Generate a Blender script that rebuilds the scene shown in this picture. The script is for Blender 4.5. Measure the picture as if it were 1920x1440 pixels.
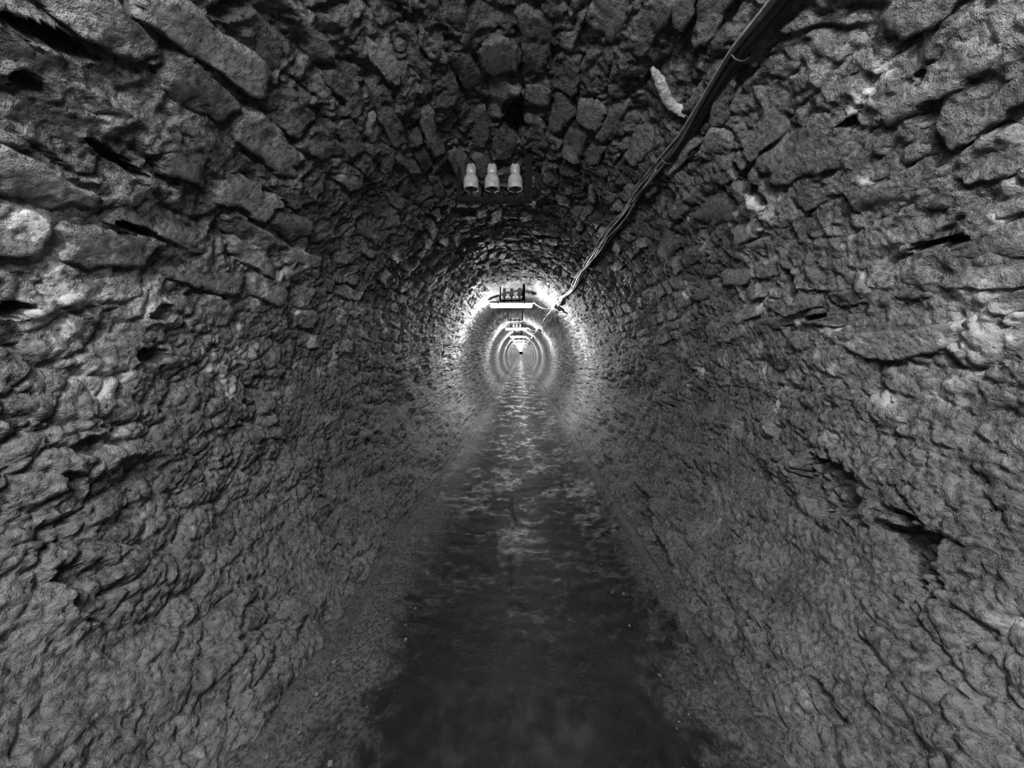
import bpy, bmesh, math
import numpy as np
from mathutils import Vector, Matrix

sc = bpy.context.scene
for o in list(bpy.data.objects):
    bpy.data.objects.remove(o)
COL = sc.collection

# ------------------------------------------------------------------ camera
FP = 700.0            # focal length in pixels of the 1920 px wide frame
VX, VY = 977.0, 661.0  # where the tunnel axis meets the picture
EYE = 1.10
cam_d = bpy.data.cameras.new('camera')
cam_d.sensor_width = 36.0
cam_d.lens = 36.0 * FP / 1920.0
cam_d.shift_x = (960 - VX) / 1920.0
cam_d.shift_y = -(720 - VY) / 1920.0
cam_d.clip_start = 0.02
cam_d.clip_end = 500
cam = bpy.data.objects.new('camera', cam_d)
COL.objects.link(cam)
cam.location = (0, 0, EYE)
cam.rotation_euler = (math.pi / 2, 0, 0)
sc.camera = cam

# ------------------------------------------------------------------ world, exposure
w = bpy.data.worlds.new('underground')
sc.world = w
w.use_nodes = True
w.node_tree.nodes['Background'].inputs[0].default_value = (0, 0, 0, 1)
w.node_tree.nodes['Background'].inputs[1].default_value = 0.0
sc.view_settings.view_transform = 'Standard'
sc.view_settings.look = 'None'
sc.view_settings.gamma = 1.0
sc.view_settings.use_curve_mapping = False
sc.view_settings.exposure = 0.0
LAMP_POWER = 250.0      # emission strength of the fluorescent diffusers
LAMP_STEP = 5.74
N_LAMPS = 40
sc.cycles.max_bounces = 5
sc.cycles.diffuse_bounces = 4
sc.cycles.glossy_bounces = 2
sc.cycles.sample_clamp_indirect = 6.0
sc.cycles.adaptive_threshold = 0.02

rng = np.random.default_rng(7)

# ------------------------------------------------------------------ numpy noise
_perm = np.random.default_rng(3).permutation(256).astype(np.int32)
_perm = np.concatenate([_perm, _perm, _perm])
_g = np.random.default_rng(5).normal(size=(256, 3))
_g = (_g / np.linalg.norm(_g, axis=1)[:, None]).astype(np.float32)
_r3 = np.random.default_rng(9).random((256, 3)).astype(np.float32)


def _hash(i, j, k):
    return _perm[_perm[_perm[i & 255] + (j & 255)] + (k & 255)]


def perlin(P, sx, sy=None, sz=None, seed=0.0):
    """Gradient noise, about -1..1; sx, sy, sz are feature sizes in metres."""
    sy = sx if sy is None else sy
    sz = sx if sz is None else sz
    x = P[:, 0] / sx + seed * 13.7
    y = P[:, 1] / sy + seed * 7.3
    z = P[:, 2] / sz + seed * 3.1
    xi = np.floor(x).astype(np.int32); yi = np.floor(y).astype(np.int32); zi = np.floor(z).astype(np.int32)
    xf = (x - xi).astype(np.float32); yf = (y - yi).astype(np.float32); zf = (z - zi).astype(np.float32)
    u = xf ** 3 * (xf * (xf * 6 - 15) + 10)
    v = yf ** 3 * (yf * (yf * 6 - 15) + 10)
    t = zf ** 3 * (zf * (zf * 6 - 15) + 10)
    out = np.zeros(len(x), np.float32)
    for a in (0, 1):
        wa = u if a else 1 - u
        for b in (0, 1):
            wb = wa * (v if b else 1 - v)
            for c in (0, 1):
                g = _g[_hash(xi + a, yi + b, zi + c)]
                out += wb * (t if c else 1 - t) * (g[:, 0] * (xf - a) + g[:, 1] * (yf - b) + g[:, 2] * (zf - c))
    return out * 1.6


def worley(P, sx, sy=None, sz=None, seed=0.0):
    """Distance to the nearest and second nearest feature point."""
    sy = sx if sy is None else sy
    sz = sx if sz is None else sz
    x = (P[:, 0] / sx + seed * 11.3).astype(np.float32)
    y = (P[:, 1] / sy + seed * 5.7).astype(np.float32)
    z = (P[:, 2] / sz + seed * 2.9).astype(np.float32)
    xi = np.floor(x).astype(np.int32); yi = np.floor(y).astype(np.int32); zi = np.floor(z).astype(np.int32)
    f1 = np.full(len(x), 9.0, np.float32); f2 = f1.copy()
    for a in (-1, 0, 1):
        for b in (-1, 0, 1):
            for c in (-1, 0, 1):
                q = _r3[_hash(xi + a, yi + b, zi + c)]
                d = (xi + a + q[:, 0] - x) ** 2 + (yi + b + q[:, 1] - y) ** 2 + (zi + c + q[:, 2] - z) ** 2
                f2 = np.minimum(f2, np.maximum(f1, d))
                f1 = np.minimum(f1, d)
    return np.sqrt(f1), np.sqrt(f2)


def sstep(a, b, x):
    t = np.clip((x - a) / (b - a), 0, 1)
    return t * t * (3 - 2 * t)


# ------------------------------------------------------------------ tunnel profile
_half = [(0.0, 2.055), (0.25, 2.015), (0.48, 1.915), (0.70, 1.725), (0.87, 1.475), (0.975, 1.20), (1.02, 0.92),
         (1.02, 0.65), (0.955, 0.38), (0.84, 0.14), (0.75, 0.0), (0.70, -0.09)]


def _spline(pts, n=60):
    pts = np.array(pts, float)
    P = np.vstack([2 * pts[0] - pts[1], pts, 2 * pts[-1] - pts[-2]])
    out = []
    for i in range(1, len(P) - 2):
        for t in np.linspace(0, 1, n, endpoint=False):
            a, b, c, d = P[i - 1], P[i], P[i + 1], P[i + 2]
            out.append(.5 * ((2 * b) + (c - a) * t + (2 * a - 5 * b + 4 * c - d) * t * t + (3 * b - a - 3 * c + d) * t ** 3))
    out.append(P[-2])
    return np.array(out)


_full = [(-x, z) for x, z in _half[::-1]][:-1] + _half
_prof = _spline(_full)
_prof[:, 0] -= 0.02
_sl = np.concatenate([[0], np.cumsum(np.linalg.norm(np.diff(_prof, axis=0), axis=1))])
S_LEN = _sl[-1]


def prof(s):
    return np.interp(s, _sl, _prof[:, 0]), np.interp(s, _sl, _prof[:, 1])


def wob(y):
    """slow drift of the vault along its length"""
    k = sstep(4, 14, y)
    return k * (0.02 * np.sin(y * .23 + 1) + .012 * np.sin(y * .71)), 1 + k * 0.012 * np.sin(y * .37 + 2)


def surf(s, y):
    """smooth vault point and inward normal"""
    e = 0.02
    x, z = prof(s)
    x1, z1 = prof(s + e); x0, z0 = prof(s - e)
    tx, tz = x1 - x0, z1 - z0
    l = np.hypot(tx, tz) + 1e-9
    n = np.stack([tz / l, np.zeros_like(tx), -tx / l], 1)
    ox, k = wob(y)
    P = np.stack([x * k + ox, y, 1.0 + (z - 1.0) * k], 1)
    return P, n


def pix(px, py):
    """picture position -> (s, y) on the vault surface, used to find where a feature stands"""
    d = np.array([(px - VX) / FP, -(py - VY) / FP])
    # ray point at depth t: (t*dx, EYE + t*dz); find the profile point on that bearing
    ang = math.atan2(d[1], d[0])
    pa = np.arctan2(_prof[:, 1] - EYE, _prof[:, 0])
    k = int(np.argmin(np.abs((pa - ang + math.pi) % (2 * math.pi) - math.pi)))
    r = math.hypot(_prof[k, 0], _prof[k, 1] - EYE)
    return _sl[k], r / math.hypot(*d)


# hollows in the masonry: centre, end of long axis, end of short axis, depth
_HOLES = [((1560, 910), (1618, 966), (1592, 874), .048), ((1716, 1032), (1764, 1098), (1752, 996), .075),
          ((165, 1105), (105, 1078), (175, 1060), .022), ((283, 665), (318, 670), (285, 650), .055),
          ((155, 840), (190, 828), (157, 818), .028), ((430, 4), (468, 0), (430, 24), .09),
          ((240, 425), (278, 437), (244, 415), .045), ((300, 588), (322, 578), (303, 600), .035),
          ((14, 580), (66, 577), (12, 566), .045), ((1393, 803), (1397, 822), (1403, 800), .025),
          ((1557, 1318), (1592, 1372), (1566, 1312), .030), ((1597, 232), (1616, 226), (1597, 220), .05),
          ((82, 62), (162, 102), (92, 48), .075), ((30, 138), (72, 162), (38, 126), .05),
          ((222, 300), (276, 334), (228, 292), .04), ((966, 222), (975, 258), (988, 216), .05),
          ((1417, 340), (1440, 376), (1432, 334), .05), ((1766, 452), (1832, 440), (1768, 463), .04),
          ((1212, 955), (1226, 1000), (1226, 950), .05), ((1240, 1040), (1262, 1085), (1254, 1032), .05),
          ((1500, 530), (1508, 560), (1512, 528), .04), ((118, 905), (140, 925), (128, 890), .02),
          ((610, 905), (614, 950), (622, 903), .018), ((450, 1110), (455, 1130), (457, 1108), .03),
          ((1545, 590), (1575, 582), (1547, 596), .025), ((1730, 135), (1742, 131), (1730, 128), .04)]
HOLES = []
for c, a, b, dp in _HOLES:
    c = np.array(pix(*c)); a = np.array(pix(*a)) - c; b = np.array(pix(*b)) - c
    HOLES.append((c, np.linalg.inv(np.stack([a, b], 1)), dp, max(np.linalg.norm(a), np.linalg.norm(b))))


def holes(s, y, P):
    h = np.zeros(len(s), np.float32)
    for c, M, dp, rad in HOLES:
        m = np.where((np.abs(s - c[0]) < rad * 2) & (np.abs(y - c[1]) < rad * 2))[0]
        if len(m) == 0:
            continue
        q = np.stack([s[m] - c[0], y[m] - c[1]], 1) @ M.T
        e = np.hypot(q[:, 0], q[:, 1]) + .38 * perlin(P[m], .05, seed=4) + .22 * perlin(P[m], .018, seed=5)
        h[m] -= dp * 1.45 * sstep(1.05, .84, e) * (1 + .35 * perlin(P[m], .03, seed=6))
        h[m] += .007 * np.exp(-((e - 1.25) / .2) ** 2)
    return h


def base_height(P):
    return .026 * perlin(P, .75) + .016 * perlin(P, .28, .4, .28, seed=1)


def lower_height(P, k=1.0):
    W = P.copy()
    W[:, 0] += .012 * perlin(P, .11, seed=2); W[:, 1] += .020 * perlin(P, .11, seed=3); W[:, 2] += .020 * perlin(P, .13, seed=4)
    f1, f2 = worley(W, .085, .10, .075, seed=1)
    g1, g2 = worley(W, .030, .034, .034, seed=2)
    a = np.clip(.55 + .9 * perlin(P, .33, seed=7), .1, 1.3)           # some areas lumpy, some flowed smooth
    foot = sstep(.42, .06, P[:, 2])                                   # popcorn crust near the ground
    dome = np.sqrt(np.clip(1 - (f1 / .92) ** 2, .0, 1))
    h = .034 * dome * (a * .8 + .25 + .6 * foot)
    h -= .013 * sstep(.16, .0, f2 - f1) * a
    h += .017 * np.sqrt(np.clip(1 - (g1 / .92) ** 2, 0, 1)) * (a * .8 + .4 + .4 * foot)
    h -= .004 * sstep(.14, .0, g2 - g1)
    r = perlin(W, .16, .26, .085, seed=8)
    h += .016 * r + .011 * (sstep(-.04, .05, perlin(W, .2, .34, .11, seed=18)) - .5)
    h += .007 * perlin(P, .05, seed=9) + .0045 * perlin(P, .02, seed=10) + .0022 * perlin(P, .011, seed=12)
    return h - .028


def upper_height(P):
    W = P.copy()
    W[:, 0] += .02 * perlin(P, .09, seed=2); W[:, 1] += .03 * perlin(P, .09, seed=3)
    h = .020 * perlin(W, .11, .20, .10, seed=11) + .013 * perlin(W, .045, seed=12) + .0065 * perlin(P, .02, seed=13) + .003 * perlin(P, .011, seed=14)
    c = np.abs(perlin(W, .13, .30, .13, seed=15))
    h -= .012 * sstep(.08, .0, c)                                     # open fissures
    return (h + .008) * (1 - .35 * sstep(2.5, 6, P[:, 1]))


def zone(P):
    return sstep(1.0, 1.34, P[:, 2] + .16 * perlin(P, .4, seed=16))


def shell_height(P, s, y):
    m = zone(P)
    far = sstep(7, 14, y)
    fade = 1 / (1 + (np.maximum(y - 7, 0) / 9) ** 2)                # relief too fine for the far rings dies out
    h = base_height(P) * (.25 + .75 * fade) + fade * ((1 - m) * lower_height(P) + m * upper_height(P))
    h += fade * far * .010 * perlin(P, .10, .25, .10, seed=21)
    pz = sstep(2.5, 5.5, y) * fade
    h -= pz * .016 * sstep(.22, .42, perlin(P, .055, .075, .04, seed=23)) - pz * .010 * perlin(P, .07, .10, .06, seed=24)
    # pitted far walls
    h -= fade * far * .014 * sstep(.35, .6, perlin(P, .09, .12, .06, seed=22))
    return h + holes(s, y, P)


# ------------------------------------------------------------------ materials
def mat(name):
    m = bpy.data.materials.new(name); m.use_nodes = True
    nt = m.node_tree
    return m, nt, nt.nodes['Principled BSDF']


def N(nt, t, **kw):
    n = nt.nodes.new(t)
    for k, v in kw.items():
        if k.startswith('i_'):
            n.inputs[k[2:].replace('_', ' ')].default_value = v
        else:
            setattr(n, k, v)
    return n


def noise(nt, vec, scale, detail=6, rough=.6, dist=0.0, lac=2.0):
    n = N(nt, 'ShaderNodeTexNoise')
    n.inputs['Scale'].default_value = scale; n.inputs['Detail'].default_value = detail
    n.inputs['Roughness'].default_value = rough; n.inputs['Distortion'].default_value = dist
    nt.links.new(vec, n.inputs['Vector'])
    return n.outputs['Fac']


def ramp(nt, fac, a, b, va=0.0, vb=1.0):
    n = N(nt, 'ShaderNodeMapRange', interpolation_type='SMOOTHSTEP')
    n.inputs['From Min'].default_value = a; n.inputs['From Max'].default_value = b
    n.inputs['To Min'].default_value = va; n.inputs['To Max'].default_value = vb
    nt.links.new(fac, n.inputs['Value'])
    return n.outputs['Result']


def mth(nt, op, a, b=None):
    n = N(nt, 'ShaderNodeMath', operation=op)
    for i, v in enumerate((a, b)):
        if v is None:
            continue
        if isinstance(v, (int, float)):
            n.inputs[i].default_value = v
        else:
            nt.links.new(v, n.inputs[i])
    return n.outputs[0]


def rock(name, lo, hi, pale, pale_amt, rough=.72, fine=1.0, vs=75, spec=.2, vw=.28):
    """grey limestone with pale calcite bloom; colour follows the mineral, relief is fine bump"""
    m, nt, b = mat(name)
    L = nt.links
    geo = N(nt, 'ShaderNodeNewGeometry').outputs['Position']
    mid = noise(nt, geo, 7, 6, .62, .6)
    fin = noise(nt, geo, 58, 5, .72, .25)
    v = mth(nt, 'ADD', mth(nt, 'MULTIPLY', mid, .45), mth(nt, 'MULTIPLY', fin, .55))
    base = ramp(nt, v, .37, .62, lo, hi)
    pits = ramp(nt, fin, .30, .44, .40, 1.0)
    sep = N(nt, 'ShaderNodeSeparateXYZ'); L.new(geo, sep.inputs[0])
    # calcite bloom is thickest in a belt about the springing of the vault
    belt = mth(nt, 'MULTIPLY', ramp(nt, sep.outputs[2], .55, 1.15), ramp(nt, sep.outputs[2], 1.9, 1.4, 0, .11))
    patch = ramp(nt, mth(nt, 'ADD', mid, belt), .69 - pale_amt, .82 - pale_amt)
    mix = N(nt, 'ShaderNodeMix', data_type='FLOAT')
    L.new(patch, mix.inputs[0]); L.new(mth(nt, 'MULTIPLY', base, pits), mix.inputs[2])
    L.new(ramp(nt, fin, .3, .7, pale * .8, pale * 1.15), mix.inputs[3])
    comb = N(nt, 'ShaderNodeCombineColor')
    for i in range(3):
        L.new(mix.outputs[0], comb.inputs[i])
    L.new(comb.outputs[0], b.inputs['Base Color'])
    L.new(ramp(nt, mid, .3, .7, rough - .16, rough + .12), b.inputs['Roughness'])
    b.inputs['Specular IOR Level'].default_value = spec
    vor = N(nt, 'ShaderNodeTexVoronoi', feature='F1'); vor.inputs['Scale'].default_value = vs
    L.new(geo, vor.inputs['Vector'])
    hgt = mth(nt, 'ADD', fin, mth(nt, 'MULTIPLY', vor.outputs['Distance'], -vw))
    bp = N(nt, 'ShaderNodeBump'); bp.inputs['Distance'].default_value = .030 * fine
    L.new(hgt, bp.inputs['Height']); L.new(ramp(nt, patch, 0, 1, 1.0, .45), bp.inputs['Strength'])
    L.new(bp.outputs[0], b.inputs['Normal'])
    return m


M_WALL = rock('calcite_crusted_wall', .07, .215, .29, .06, fine=.95, vw=.55, vs=48, spec=.08)
M_VAULT = rock('mortar_and_rubble', .045, .17, .32, .05, spec=.1)
M_STONE = [rock('rough_limestone', .07, .23, .36, .05, fine=1.15), rock('dark_limestone', .045, .17, .30, .01, fine=1.25),
           rock('pale_limestone', .09, .25, .34, .05, fine=1.0)]


def floor_mat():
    m, nt, b = mat('wet_trodden_floor')
    L = nt.links
    geo = N(nt, 'ShaderNodeNewGeometry').outputs['Position']
    mp = N(nt, 'ShaderNodeMapping'); mp.inputs['Scale'].default_value = (1, .8, 1)
    L.new(geo, mp.inputs['Vector']); g = mp.outputs[0]
    big = noise(nt, g, 3.2, 5, .6, .6); mid = noise(nt, g, 14, 6, .7, .4); fin = noise(nt, g, 90, 4, .75)
    v = mth(nt, 'ADD', mth(nt, 'MULTIPLY', big, .5), mth(nt, 'MULTIPLY', mid, .5))
    sx = N(nt, 'ShaderNodeSeparateXYZ'); L.new(geo, sx.inputs[0])
    off = mth(nt, 'ABSOLUTE', mth(nt, 'SUBTRACT', sx.outputs[0], .03))
    worn = ramp(nt, mth(nt, 'ADD', off, mth(nt, 'MULTIPLY', big, .25)), .52, .22, .45, 1.0)   # worn pale along the middle, silt at the sides
    base = mth(nt, 'MULTIPLY', ramp(nt, v, .43, .64, .004, .036), worn)
    grit = ramp(nt, mth(nt, 'ADD', off, mth(nt, 'MULTIPLY', mth(nt, 'SUBTRACT', v, .5), 1.1)), .44, .66)
    mixg = N(nt, 'ShaderNodeMix', data_type='FLOAT')       # sandy mortar swept up against the ledges
    L.new(grit, mixg.inputs[0]); L.new(base, mixg.inputs[2]); L.new(ramp(nt, fin, .34, .62, .012, .085), mixg.inputs[3])
    base = mixg.outputs[0]
    comb = N(nt, 'ShaderNodeCombineColor')
    for i in range(3):
        L.new(base, comb.inputs[i])
    L.new(comb.outputs[0], b.inputs['Base Color'])
    L.new(mth(nt, 'ADD', ramp(nt, v, .40, .55, .36, .80), ramp(nt, off, .05, .2, .0, .10)), b.inputs['Roughness'])
    b.inputs['Specular IOR Level'].default_value = .15
    h = mth(nt, 'ADD', mth(nt, 'MULTIPLY', fin, .6), mid)
    bp = N(nt, 'ShaderNodeBump'); bp.inputs['Distance'].default_value = .014; bp.inputs['Strength'].default_value = .7
    L.new(h, bp.inputs['Height']); L.new(bp.outputs[0], b.inputs['Normal'])
    return m


M_FLOOR = floor_mat()
M_LEDGE = rock('gritty_mortar_ledge', .035, .12, .16, .06, rough=.8, fine=.8, spec=.15)
M_GRAVEL = rock('loose_gravel', .12, .3, .45, .05)


def plain(name, c, rough=.5, metal=0.0, scale=40, var=.35, bump=.0006, spec=.5):
    m, nt, b = mat(name)
    L = nt.links
    tc = N(nt, 'ShaderNodeTexCoord').outputs['Object']
    n = noise(nt, tc, scale, 6, .65)
    r = ramp(nt, n, .3, .7, c * (1 - var), c * (1 + var))
    comb = N(nt, 'ShaderNodeCombineColor')
    for i in range(3):
        L.new(r, comb.inputs[i])
    L.new(comb.outputs[0], b.inputs['Base Color'])
    L.new(ramp(nt, n, .3, .7, max(rough - .12, .02), min(rough + .15, 1)), b.inputs['Roughness'])
    b.inputs['Metallic'].default_value = metal
    b.inputs['Specular IOR Level'].default_value = spec
    bp = N(nt, 'ShaderNodeBump'); bp.inputs['Distance'].default_value = bump * 10; bp.inputs['Strength'].default_value = .4
    L.new(n, bp.inputs['Height']); L.new(bp.outputs[0], b.inputs['Normal'])
    return m


M_PORC = plain('glazed_porcelain', .30, .28, 0, 35, .16, .0003)
M_RUST = plain('rusted_iron', .008, .85, 0, 60, .6, .0015, .12)
M_BLACK = plain('black_rubber_sheath', .012, .42, 0, 50, .5, .0004)
M_GREYC = plain('grey_wire_sheath', .16, .5, 0, 60, .3, .0004)
M_BODY = plain('weathered_lamp_tray', .12, .6, 0, 30, .3)
M_BOX = plain('dark_bakelite', .03, .55, 0, 40, .4)
M_DRIP = rock('white_dripstone', .2, .36, .45, .2, rough=.5, fine=.5)


def lamp_mat(name, k):
    m, nt, b = mat(name)
    b.inputs['Base Color'].default_value = (.8, .8, .8, 1)
    b.inputs['Emission Color'].default_value = (1, 1, 1, 1)
    b.inputs['Emission Strength'].default_value = LAMP_POWER * k
    return m


M_LAMP = lamp_mat('lit_fluorescent_diffuser', 1.0)
M_LAMP_END = lamp_mat('boosted_diffuser_end', 26.0)      # extra glow added on the end faces to brighten the side walls


# ------------------------------------------------------------------ mesh helpers
def mesh_np(name, V, F, material, parent=None, loc=(0, 0, 0), smooth=True):
    """V (n,3) float, F (m,4) int"""
    me = bpy.data.meshes.new(name)
    F = np.asarray(F, np.int32)
    k = F.shape[1]
    me.vertices.add(len(V)); me.vertices.foreach_set('co', np.asarray(V, np.float32).ravel())
    me.loops.add(F.size); me.loops.foreach_set('vertex_index', F.ravel())
    me.polygons.add(len(F))
    me.polygons.foreach_set('loop_start', np.arange(0, F.size, k, dtype=np.int32))
    me.polygons.foreach_set('use_smooth', np.full(len(F), smooth))
    me.update(calc_edges=True)
    me.materials.append(material)
    o = bpy.data.objects.new(name, me); COL.objects.link(o)
    o.location = loc
    if parent:
        o.parent = parent
    return o


def grid_faces(nu, nv, off=0, flip=False):
    i = np.arange((nu - 1) * (nv - 1)); a = i // (nv - 1) * nv + i % (nv - 1) + off
    f = np.stack([a, a + nv, a + nv + 1, a + 1], 1)
    return f[:, ::-1] if flip else f


def obj(name, bm, material, parent=None, loc=(0, 0, 0), smooth=False):
    me = bpy.data.meshes.new(name)
    bmesh.ops.recalc_face_normals(bm, faces=bm.faces)
    bm.to_mesh(me); bm.free()
    if smooth:
        for p in me.polygons:
            p.use_smooth = True
    me.materials.append(material)
    o = bpy.data.objects.new(name, me); COL.objects.link(o)
    o.location = loc
    if parent:
        o.parent = parent
    return o


def box(bm, c, d, bev=0.0):
    r = bmesh.ops.create_cube(bm, size=1.0)
    for v in r['verts']:
        v.co = Vector((v.co.x * d[0] + c[0], v.co.y * d[1] + c[1], v.co.z * d[2] + c[2]))
    if bev:
        es = list({e for v in r['verts'] for e in v.link_edges})
        bmesh.ops.bevel(bm, geom=es, offset=bev, segments=2, affect='EDGES')
    return bm


def lathe(bm, pr, c=(0, 0, 0), seg=24):
    rings = []
    for r, z in pr:
        rings.append([bm.verts.new((c[0] + r * math.cos(2 * math.pi * k / seg), c[1] + r * math.sin(2 * math.pi * k / seg), c[2] + z)) for k in range(seg)])
    for a, b in zip(rings, rings[1:]):
        for k in range(seg):
            bm.faces.new((a[k], a[(k + 1) % seg], b[(k + 1) % seg], b[k]))
    bm.faces.new(rings[0][::-1]); bm.faces.new(rings[-1])
    return bm


def tube(bm, pts, r, seg=8, cap=True):
    pts = [Vector(p) for p in pts]
    rr = r if isinstance(r, (list, tuple)) else [r] * len(pts)
    rings = []
    up = Vector((0.3, 0.1, 1)).normalized()
    for i, p in enumerate(pts):
        d = (pts[min(i + 1, len(pts) - 1)] - pts[max(i - 1, 0)]).normalized()
        a = d.cross(up).normalized(); b = a.cross(d).normalized()
        rings.append([bm.verts.new(p + rr[i] * (a * math.cos(2 * math.pi * k / seg) + b * math.sin(2 * math.pi * k / seg))) for k in range(seg)])
    for a, b in zip(rings, rings[1:]):
        for k in range(seg):
            bm.faces.new((a[k], a[(k + 1) % seg], b[(k + 1) % seg], b[k]))
    if cap:
        bm.faces.new(rings[0][::-1]); bm.faces.new(rings[-1])
    return bm


def thing(name, label, cat, loc=(0, 0, 0), rz=0.0, group=None):
    o = bpy.data.objects.new(name, None); COL.objects.link(o)
    o.empty_display_size = .05
    o.location = loc; o.rotation_euler = (0, 0, rz)
    o['label'] = label; o['category'] = cat
    if group:
        o['group'] = group
    return o


def tag(o, label, cat, group=None, kind=None):
    o['label'] = label; o['category'] = cat
    if group:
        o['group'] = group
    if kind:
        o['kind'] = kind
    return o


def copy_tree(o, parent=None):
    c = o.copy(); COL.objects.link(c); c.parent = parent
    for ch in list(o.children):
        copy_tree(ch, c)
    return c


# ------------------------------------------------------------------ the vault shell
def y_rings():
    ys = list(np.arange(-8.0, -.5, .25)) + list(np.arange(-.5, .4, .03))
    y = .4
    while y < 238:
        ys.append(y)
        y += min(max(.0046, .0022 * y * y), .13 if y < 30 else .4 if y < 80 else 1.1)
    return np.array(ys)


YS = y_rings()
NS = 900
S = np.linspace(0, S_LEN, NS)
SPRING_L = float(np.interp(1.46, _prof[:len(_prof) // 2, 1], _sl[:len(_prof) // 2]))
SPRING_R = S_LEN - SPRING_L
iL = int(np.searchsorted(S, SPRING_L)); iR = int(np.searchsorted(S, SPRING_R))


def strip(name, i0, i1, material):
    s = S[i0:i1 + 1]
    ss = np.tile(s, len(YS)); yy = np.repeat(YS, len(s))
    P, n = surf(ss, yy)
    V = P + n * shell_height(P, ss, yy)[:, None]
    o = mesh_np(name, V, grid_faces(len(YS), len(s), flip=False), material)
    o['kind'] = 'structure'
    return o


wall_left = strip('wall_left', 0, iL, M_WALL)
ceiling = strip('ceiling', iL, iR, M_VAULT)
wall_right = strip('wall_right', iR, NS - 1, M_WALL)
wall_left['label'] = 'grey tunnel wall on the left, crusted with lumpy calcite'
wall_right['label'] = 'grey tunnel wall on the right with two dark hollows, crusted with calcite'
ceiling['label'] = 'barrel vault of rough rubble stones over the passage'

# ------------------------------------------------------------------ stones of the vault, each its own patch of rock
S0 = float(np.interp(1.10, _prof[:len(_prof) // 2, 1], _sl[:len(_prof) // 2]))
rows = []
s = S0
while s < S_LEN - S0:
    hgt = float(rng.choice([.062, .075, .09, .105, .125], p=[.2, .3, .25, .15, .1]))
    rows.append((s, s + hgt)); s += hgt
STONES = []      # s centre, y centre, half s, half y
for a, b in rows:
    y = .22 + rng.random() * .2
    while y < 15:
        ln = float(rng.uniform(.10, .26) + .16 * rng.random() ** 2) * (1.0 if b - a < .11 else .85)
        if rng.random() < .88:
            STONES.append(((a + b) / 2, y + ln / 2, (b - a) / 2, ln / 2))
        y += ln
STONES = np.array(STONES)


def warp(s, y):
    Q = np.stack([s, y, np.zeros_like(s)], 1)
    ds = .030 * perlin(Q, .5, .55, seed=31) + .016 * perlin(Q, .16, seed=32) + .006 * perlin(Q, .05, seed=33)
    dy = .045 * perlin(Q, .4, seed=34) + .022 * perlin(Q, .13, seed=35) + .007 * perlin(Q, .05, seed=36)
    return s + ds, y + dy


def stone_patches(idx, nu, nv):
    """nu along y, nv along s; returns (n, nu, nv, 3)"""
    st = STONES[idx]
    n = len(st)
    r = np.random.default_rng(100 + nu)
    u = np.linspace(-1, 1, nu); v = np.linspace(-1, 1, nv)
    U, Vv = np.meshgrid(u, v, indexing='ij')
    U = np.broadcast_to(U, (n, nu, nv)); Vv = np.broadcast_to(Vv, (n, nu, nv))
    ss = st[:, 0, None, None] + Vv * st[:, 2, None, None] * 1.04
    yy = st[:, 1, None, None] + U * st[:, 3, None, None] * 1.02
    rot = r.normal(0, .10, n)[:, None, None]
    sk = r.normal(0, .012, n)[:, None, None]
    ss = ss + rot * .35 * U * st[:, 2, None, None] + sk * U
    sw, yw = warp(ss.ravel(), yy.ravel())
    P, nrm = surf(sw, yw)
    px = r.uniform(2.6, 6, n)[:, None, None]
    Q = P.copy(); Q[:, 0] += np.repeat(r.uniform(0, 9, n), nu * nv)      # every stone breaks its own way
    e = (np.abs(U) ** px + np.abs(Vv) ** px) ** (1 / px)
    e = e.ravel() + .22 * perlin(Q, .07, seed=41) + .11 * perlin(Q, .024, seed=42)
    edge = sstep(1.02, .80, e) ** .7
    zz = P[:, 2]
    up = sstep(1.05, 1.95, zz)
    proud = (np.repeat(r.normal(.0, .012, n), nu * nv) + .004 + .016 * up)
    tu = np.repeat(r.normal(0, .013, n), nu * nv); tv = np.repeat(r.normal(0, .012, n), nu * nv)
    f1, f2 = worley(Q, .075, .11, .075, seed=5)
    h = base_height(P) + proud + tu * U.ravel() + tv * Vv.ravel()
    h += .024 * (f1 - .45) + .015 * perlin(Q, .07, .11, .07, seed=43) + .008 * perlin(Q, .026, seed=44) + .004 * perlin(Q, .012, seed=45)
    far = sstep(2.2, 6, P[:, 1])
    b_ = base_height(P)
    h = b_ + .030 * np.tanh((h - b_) / .030) * (1 - .55 * far) - .008 * far - .052 * (1 - edge)
    h += holes(sw, yw, P)
    V = P + nrm * h[:, None]
    return V.reshape(n, nu, nv, 3)


def z_of(i):
    return prof(STONES[i, 0])[1]


zc = z_of(np.arange(len(STONES)))
is_l = (STONES[:, 0] < SPRING_L); is_r = (STONES[:, 0] > SPRING_R); is_c = ~(is_l | is_r)
size_px = 700 * np.sqrt(STONES[:, 2]) / STONES[:, 1] ** 1.5
inview = STONES[:, 1] + STONES[:, 3] > .42


def near_far(mask, most):
    i = np.where(mask & inview)[0]
    i = i[np.argsort(STONES[i, 1])]
    return i[:most], i[most:]


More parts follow.
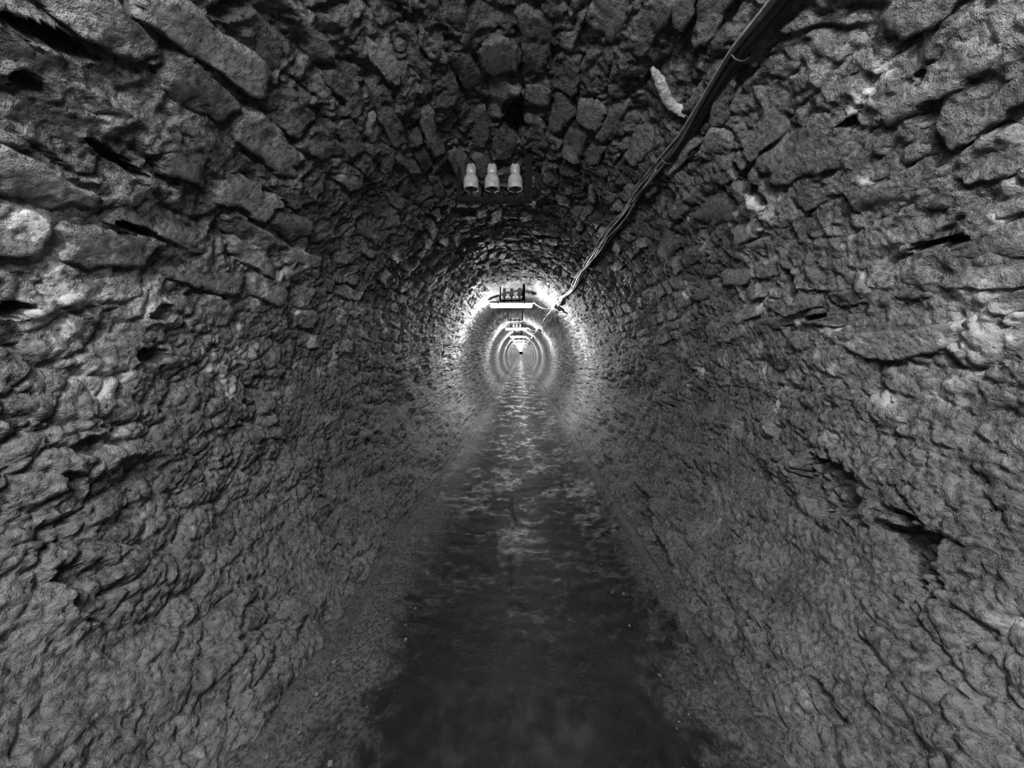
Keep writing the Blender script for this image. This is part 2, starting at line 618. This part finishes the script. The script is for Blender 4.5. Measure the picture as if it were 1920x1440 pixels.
for mask, parent, most in ((is_l, wall_left, 110), (is_r, wall_right, 110), (is_c, ceiling, 300)):
    a, b = near_far(mask, most)
    for ids, nu, nv in ((a[STONES[a, 1] < 1.3], 30, 15), (a[STONES[a, 1] >= 1.3], 17, 9)):
        if len(ids) == 0:
            continue
        V = stone_patches(ids, nu, nv)
        F = grid_faces(nu, nv)
        for k, v in enumerate(V):
            c = v.reshape(-1, 3).mean(0)
            mi = M_STONE[int(rng.choice([0, 0, 1, 2] if parent is not ceiling else [0, 1, 1, 2]))]
            mesh_np('stone', v.reshape(-1, 3) - c, F, mi, parent, tuple(c))
    V = stone_patches(b, 9, 6)
    F = np.concatenate([grid_faces(9, 6, off=54 * k) for k in range(len(b))])
    o = mesh_np('distant_stones', V.reshape(-1, 3), F, M_STONE[0], parent)
    o['kind'] = 'stuff'

# white dripstone run on the vault beside the cables
drip = [(1226, 122), (1236, 140), (1247, 158), (1255, 178), (1268, 192), (1282, 206), (1292, 215)]
bm = bmesh.new(); pts = []
for p in drip:
    s_, y_ = pix(*p)
    P, n = surf(np.array([s_]), np.array([y_]))
    pts.append(tuple(P[0] + n[0] * .010))
dense = []
for a, b in zip(pts, pts[1:]):
    for t in (0, .25, .5, .75):
        dense.append(Vector(a).lerp(Vector(b), t))
tube(bm, dense, [.004 + .005 * rng.random() + .013 * math.sin(math.pi * (i + 1) / (len(dense) + 1)) for i in range(len(dense))], 12)
obj('dripstone', bm, M_DRIP, ceiling, smooth=True)['label'] = 'white dripstone run'

# ------------------------------------------------------------------ floor and ledges
def floor_grid(name, x0, x1, nx, hf, material, ymin=-8.0):
    ys = [y for y in YS[::1]]
    xs = np.linspace(x0, x1, nx)
    xx = np.tile(xs, len(ys)); yy = np.repeat(np.array(ys), nx)
    P = np.stack([xx, yy, np.zeros_like(xx)], 1)
    P[:, 2] = hf(P)
    o = mesh_np(name, P, grid_faces(len(ys), nx, flip=True), material)
    o['kind'] = 'structure'
    return o


CRACK_X = lambda y: -.045 + .03 * np.sin(y * 1.7) + .018 * np.sin(y * 5.3 + 1) + .010 * np.sin(y * 13 + 2)


def floor_h(P):
    x, y = P[:, 0], P[:, 1]
    h = .009 * perlin(P, .35, .22, seed=51) + .006 * perlin(P, .12, .075, seed=52) + .0030 * perlin(P, .045, seed=53) + .0014 * perlin(P, .018, seed=54)
    near = sstep(9, 4, y)
    c = np.abs(x - CRACK_X(y) + .012 * perlin(P, .07, seed=55))
    h -= near * .016 * sstep(.017, .0, c) * sstep(-.25, .15, perlin(P, .5, seed=56))
    # lumpy broken margins, more on the right
    e = sstep(.28, .58, x) * 1.0 + sstep(-.42, -.62, x) * .5
    f1, _ = worley(P, .055, .05, 1, seed=6)
    h += e * (.020 * (1 - np.clip(f1, 0, 1)) + .012 * perlin(P, .09, seed=57) + .006 * perlin(P, .03, seed=59)) * near
    h += .014 * sstep(.38, .66, np.abs(x + .02))
    # shallow potholes
    h -= .005 * sstep(.45, .7, perlin(P, .16, .09, seed=58)) * near
    return h


floor = floor_grid('floor', -.86, .84, 190, floor_h, M_FLOOR)
floor['label'] = 'dark wet trodden floor with a crack along its middle'


def ledge_h(side):
    def f(P):
        x, y = P[:, 0], P[:, 1]
        t = np.abs(x - (-.02)) 
        inner = .615 + .018 * perlin(P, .5, .6, seed=61) + .012 * perlin(P, .1, seed=62)
        up = sstep(0, .05, t - inner)
        h = -.012 + .022 * up + .034 * sstep(.0, .08, t - inner) - .045 * sstep(.695, .735, t + .012 * perlin(P, .12, seed=67))
        h += .0065 * perlin(P, .13, seed=63) + .005 * perlin(P, .04, seed=64) + .0022 * perlin(P, .016, seed=65)
        if side > 0:
            h -= .05 * sstep(.06, .02, np.abs(t - .745)) * sstep(-.1, .3, perlin(P, 5, .7, seed=66)) * sstep(3.5, 2, y)
        return h
    return f


t1 = floor_grid('trim_1', -.90, -.56, 48, ledge_h(-1), M_LEDGE)
t1['label'] = 'gritty grey mortar ledge along the foot of the left wall'
t2 = floor_grid('trim_2', .52, .88, 48, ledge_h(1), M_LEDGE)
t2['label'] = 'gritty grey mortar ledge along the foot of the right wall'

# loose grit and pebbles on the margins
bm = bmesh.new()
for k in range(420):
    sd = rng.choice([-1, 1], p=[.4, .6])
    y = .9 + 5 * rng.random() ** 1.6
    x = -.02 + sd * (.40 + .30 * rng.random() ** .7)
    r = .0022 + .0055 * rng.random() ** 3
    m = Matrix.Translation((x, y, .012 + (.016 if abs(x) > .62 else 0))) @ Matrix.Rotation(rng.random() * 6, 4, 'Z') @ Matrix.Diagonal((1.2, 1, .7, 1))
    bmesh.ops.create_icosphere(bm, subdivisions=1, radius=r, matrix=m)
g = obj('gravel', bm, M_GRAVEL)
g['kind'] = 'stuff'
tag(g, 'loose grit and pebbles strewn along both floor margins', 'gravel')

# ------------------------------------------------------------------ fluorescent lamps
LAMP_Z = 1.815


def make_lamp():
    t = thing('fluorescent_lamp', '', 'lamp')
    bm = bmesh.new()                                   # glowing diffuser: rounded trough, axis along x
    seg = 14; L_ = .315
    ring = []
    for xi, k in ((-L_, .80), (-L_ + .012, 1.0), (L_ - .012, 1.0), (L_, .80)):
        rr = []
        for q in range(seg + 1):
            a = math.pi + math.pi * q / seg
            rr.append(bm.verts.new((xi, .044 * k * math.cos(a), .056 * k * math.sin(a) + .012)))
        ring.append(rr)
    for a, b in zip(ring, ring[1:]):
        for q in range(seg):
            bm.faces.new((a[q], a[q + 1], b[q + 1], b[q]))
        bm.faces.new((a[0], b[0], b[seg], a[seg]))
    bm.faces.new(ring[0]); bm.faces.new(ring[-1][::-1])
    for f in bm.faces:
        f.material_index = 0
    o = obj('diffuser', bm, M_LAMP, t, smooth=False)
    o['label'] = 'glowing white diffuser'
    o.data.materials.append(M_LAMP_END)
    for p in o.data.polygons:
        if abs(p.normal.x) > .6:
            p.material_index = 1
    bm = bmesh.new(); box(bm, (0, 0, .030), (.66, .088, .034), .007)
    tray = obj('tray', bm, M_BODY, t)
    for x in (-.2, .2):
        bm = bmesh.new(); box(bm, (x, .048, .022), (.022, .006, .034), .0015)
        obj('clip', bm, M_RUST, tray)
        bm = bmesh.new(); box(bm, (x, -.048, .022), (.022, .006, .034), .0015)
        obj('clip', bm, M_RUST, tray)
    for x in (-.17, .17):
        bm = bmesh.new(); box(bm, (x, 0, .115), (.026, .004, .14), .001); box(bm, (x, 0, .052), (.03, .06, .006), .001)
        obj('hanger', bm, M_RUST, t)
    for x in (-.333, .333):
        bm = bmesh.new(); tube(bm, [(x - .01, 0, .03), (x + .012, 0, .03)], .011, 10)
        obj('cable_gland', bm, M_BOX, t)
    return t


ordn = ['', 'second', 'third', 'fourth', 'fifth', 'sixth', 'seventh', 'eighth', 'ninth', 'tenth', 'eleventh', 'twelfth',
        'thirteenth', 'fourteenth', 'fifteenth', 'sixteenth', 'seventeenth', 'eighteenth', 'nineteenth', 'twentieth']
lamp0 = make_lamp()
spots = [-1, 0] + list(range(1, N_LAMPS + 1))
for i, k in enumerate(spots):
    o = lamp0 if i == 0 else copy_tree(lamp0)
    y = k * LAMP_STEP
    ox = float(wob(np.array([y]))[0][0])
    o.location = (-.15 + ox * .5, y if k else -.35, LAMP_Z + .02)
    o['group'] = 'fluorescent lamps in line under the vault'
    if k < 1:
        o['label'] = 'lit fluorescent lamp under the vault ' + ('overhead, just above the camera' if k == 0 else 'behind the camera')
    elif k == 1:
        o['label'] = 'nearest and largest glowing fluorescent lamp, crosswise under a bright patch of vault'
    elif k <= 6:
        o['label'] = f'{ordn[k]} glowing fluorescent lamp from the front of the receding row'
    else:
        o['label'] = 'tiny glowing lamp merged into the white wedge of light far down the tunnel'
        o['group'] = 'far lamps merging into the white wedge'

# ------------------------------------------------------------------ insulator brackets
def make_bracket(xs):
    t = thing('insulator_bracket', '', 'bracket')
    for x, wd in ((-.165, .018), (.165, .034)):
        bm = bmesh.new(); box(bm, (x, 0, .115), (wd, .012 if wd < .02 else .03, .25), .002)
        obj('post', bm, M_RUST, t)
    bm = bmesh.new(); box(bm, (0, 0, 0), (.34, .036, .022), .003)
    bar = obj('crossbar', bm, M_RUST, t)
    for x in xs:
        bm = bmesh.new()
        lathe(bm, [(.0065, -.02), (.0065, .012), (.013, .013), (.013, .021), (.0065, .022), (.0065, .085)], (x, 0, 0), 12)
        lathe(bm, [(.011, -.024), (.011, -.0125)], (x, 0, 0), 6)
        obj('pin', bm, M_RUST, t, smooth=False)
        bm = bmesh.new()
        z0 = .052
        prf = [(.018, .030), (.024, .016), (.028, .004), (.0300, .0), (.0345, -.001), (.0360, .004), (.0362, .026), (.0350, .042), (.0315, .056), (.0262, .065),
               (.0232, .068), (.0215, .071), (.0215, .074), (.0236, .077), (.0238, .090), (.0226, .104), (.0200, .114), (.0150, .120), (.004, .122)]
        sg = 28
        lathe(bm, prf, (x, 0, z0), sg)
        # saddle groove for the line wire across the head
        for v in bm.verts:
            if v.co.z > z0 + .1:
                d = abs(v.co.x - x)
                v.co.z -= .006 if d < .006 else 0
        obj('insulator', bm, M_PORC, t, smooth=True)['label'] = 'white porcelain insulator'
    return t


xs = [-.108, -.008, .102]
br0 = make_bracket(xs)
BY = [1.78, 5.22, 8.6, 12.0, 15.4, 18.8, 22.2, 25.6]
blab = ['nearest rusty bracket with three white porcelain insulators, hanging from the dark vault',
        'bracket with three insulators silhouetted just above the nearest lamp',
        'small faint bracket of insulators below and beyond the nearest lamp',
        'tiny bracket of insulators silhouetted above the second lamp',
        'tiny bracket of insulators between the second and third lamps',
        'speck-like bracket of insulators beyond the third lamp',
        'speck-like bracket of insulators near the fourth lamp',
        'speck-like bracket of insulators farthest down the tunnel']
for i, y in enumerate(BY):
    o = br0 if i == 0 else copy_tree(br0)
    o.location = (-.130 + .006 * math.sin(i * 2.1), y, 1.826 + (.0 if i < 2 else .02))
    o['label'] = blab[i]; o['group'] = 'insulator brackets along the crown of the vault'

# ------------------------------------------------------------------ cables along the right haunch
way = [(-3.0, .725), (-.4, .725), (.77, .731), (.908, .716), (1.25, .752), (1.66, .712), (1.94, .738), (2.95, .745), (4.05, .795), (5.0, .77), (5.7, .765)]
CY = np.array([a for a, _ in way]); CR = np.array([b for _, b in way])


def cable_pt(y, da=0.0, dr=0.0, r=.905):
    th = math.atan(float(np.interp(y, CY, CR)))
    # da sideways (along the vault), dr inward
    x = (r - dr) * math.sin(th) + da * math.cos(th)
    z = EYE + (r - dr) * math.cos(th) - da * math.sin(th)
    return (x, y, z)


ct = thing('cable_run', 'black cable run clipped along the right side of the vault, thick near the camera', 'cable', cable_pt(.8))
o0 = Vector(ct.location)


def strand(name, m, rad, fa, fr, y0, y1, step, label=None):
    ys = np.arange(y0, y1 + 1e-6, step)
    pts = [Vector(cable_pt(y, fa(y), fr(y))) - o0 for y in ys]
    bm = bmesh.new(); tube(bm, pts, rad, 10)
    o = obj(name, bm, m, ct, smooth=True)
    if label:
        o['label'] = label
    return o


def spread(y):
    return .45 + .55 * abs(math.sin(y * 2.4 + .6)) if y > 1.7 else .5


strand('cable', M_BLACK, .0125, lambda y: .004 * math.sin(y * 2.1), lambda y: .002 + .004 * math.sin(3 * y), -3, 5.62, .05, 'thick black cable')
strand('cable', M_BLACK, .010, lambda y: .019 + .004 * math.sin(y * 3.3 + 1), lambda y: -.006, -3, 5.62, .05, 'thinner black cable beside the thick one')
strand('cable', M_BLACK, .0065, lambda y: .004 + .012 * math.sin(y * 5), lambda y: .016, -3, 5.62, .04, 'slim black cable')
strand('wire', M_GREYC, .0036, lambda y: -.0145 + (.016 * math.sin(y * 4.7) * (y > 1.8)), lambda y: .004 + (.010 * math.cos(y * 4.7) if y > 1.8 else 0), -3, 5.62, .03, 'pale grey wire')
strand('wire', M_GREYC, .0036, lambda y: .022 * math.sin(y * 3.1 + 2), lambda y: .020 + .005 * math.cos(y * 5.1), 1.45, 5.62, .03, 'pale grey wire')
strand('wire', M_GREYC, .003, lambda y: .020 * math.sin(y * 3.9 + 4), lambda y: .024 + .006 * math.sin(y * 3.1), 2.3, 5.62, .03, 'pale grey wire')
for y in (.905, 1.38, 1.8, 2.55, 3.45, 4.4, 5.2):
    bm = bmesh.new()
    c = Vector(cable_pt(y, .008, .004)) - o0
    th = math.atan(float(np.interp(y, CY, CR)))
    a = Vector((math.cos(th), 0, -math.sin(th))); b = Vector((math.sin(th), 0, math.cos(th)))
    ring = []
    for q in range(20):
        w_ = 2 * math.pi * q / 20
        ring.append(c + a * .0245 * math.cos(w_) + b * .020 * math.sin(w_))
    tube(bm, ring + [ring[0]], .0022, 6, False)
    obj('cable_tie', bm, M_BLACK, ct, smooth=True)
for y in (1.30, 3.1, 4.8):
    bm = bmesh.new(); th = math.atan(float(np.interp(y, CY, CR)))
    box(bm, (0, 0, 0), (.055, .05, .035), .004)
    o = obj('wall_clip', bm, M_BOX, ct, smooth=False)
    o.location = Vector(cable_pt(y, .040, -.016)) - o0
    o.rotation_euler = (0, th, 0)

# cable runs from junction box to junction box, looser and sagging, further down
def far_run(y0, y1, k, label):
    r0 = Vector((.535, y0, 1.80)); r1 = Vector((.535, y1, 1.80))
    t = thing('cable_run', label, 'cable', r0, group='looped cables beyond the nearest lamp')
    r = np.random.default_rng(50 + k)
    for j in range(2):
        n = 26; pts = []
        for i in range(n + 1):
            f = i / n
            p = Vector((0, (y1 - y0) * f, 0))
            sag = -.055 * math.sin(math.pi * ((f * 2.5) % 1)) - .02 * math.sin(math.pi * f)
            p.x += -.07 * math.sin(math.pi * ((f * 2.5) % 1)) + r.normal(0, .008) + .012 * j - .02
            p.z += sag + r.normal(0, .008) + .012 * j
            pts.append(p)
        bm = bmesh.new(); tube(bm, pts, .010 if j == 0 else .006, 6)
        obj('cable' if j == 0 else 'wire', bm, M_GREYC, t, smooth=True)
    return t


for k in range(1, 6):
    far_run(k * LAMP_STEP + .10, (k + 1) * LAMP_STEP - .10, k,
            ['', 'sagging cable run hanging just beyond the nearest junction box', 'cable run between the second and third lamps',
             'cable run between the third and fourth lamps', 'cable run between the fourth and fifth lamps', 'farthest cable run, past the fifth lamp'][k])

# junction boxes and the leads of the lamps
def make_box():
    t = thing('junction_box', '', 'junction box')
    bm = bmesh.new(); box(bm, (0, 0, 0), (.12, .12, .06), .006); obj('housing', bm, M_BOX, t)
    bm = bmesh.new(); box(bm, (0, 0, -.034), (.11, .11, .010), .003); obj('lid', bm, M_BOX, t)
    for y in (-.065, .065):
        bm = bmesh.new(); tube(bm, [(0, y - .01, 0), (0, y + .01, 0)], .011, 8); obj('cable_gland', bm, M_BOX, t)
    return t


jb0 = make_box()
for k in range(1, 6):
    o = jb0 if k == 1 else copy_tree(jb0)
    o.location = (.565, k * LAMP_STEP, 1.785); o.rotation_euler = (0, math.radians(38), 0)
    o['label'] = ['', 'dark junction box beside the nearest lamp, where the wires meet', 'small dark junction box to the right of the second lamp',
                  'tiny junction box beside the third lamp', 'tiny junction box beside the fourth lamp', 'tiny junction box beside the fifth lamp'][k]
    o['group'] = 'junction boxes along the cable'
    x0 = -.15 + float(wob(np.array([k * LAMP_STEP]))[0][0]) * .5 + .345
    a = Vector((x0, k * LAMP_STEP, LAMP_Z + .05)); b = Vector((.525, k * LAMP_STEP, 1.79))
    bm = bmesh.new()
    tube(bm, [a.lerp(b, f) + Vector((0, 0, -.055 * math.sin(math.pi * f))) for f in np.linspace(0, 1, 12)], .0055, 6)
    tag(obj('lamp_lead', bm, M_GREYC, smooth=True), ['', 'grey lead drooping from the nearest lamp to its junction box', 'lead drooping from the second lamp to its junction box',
        'short lead of the third lamp', 'short lead of the fourth lamp', 'short lead of the fifth lamp'][k], 'wire', 'leads from lamps to junction boxes')
print('objects', len(bpy.data.objects), 'tris', sum(len(m.polygons) for m in bpy.data.meshes) * 2)
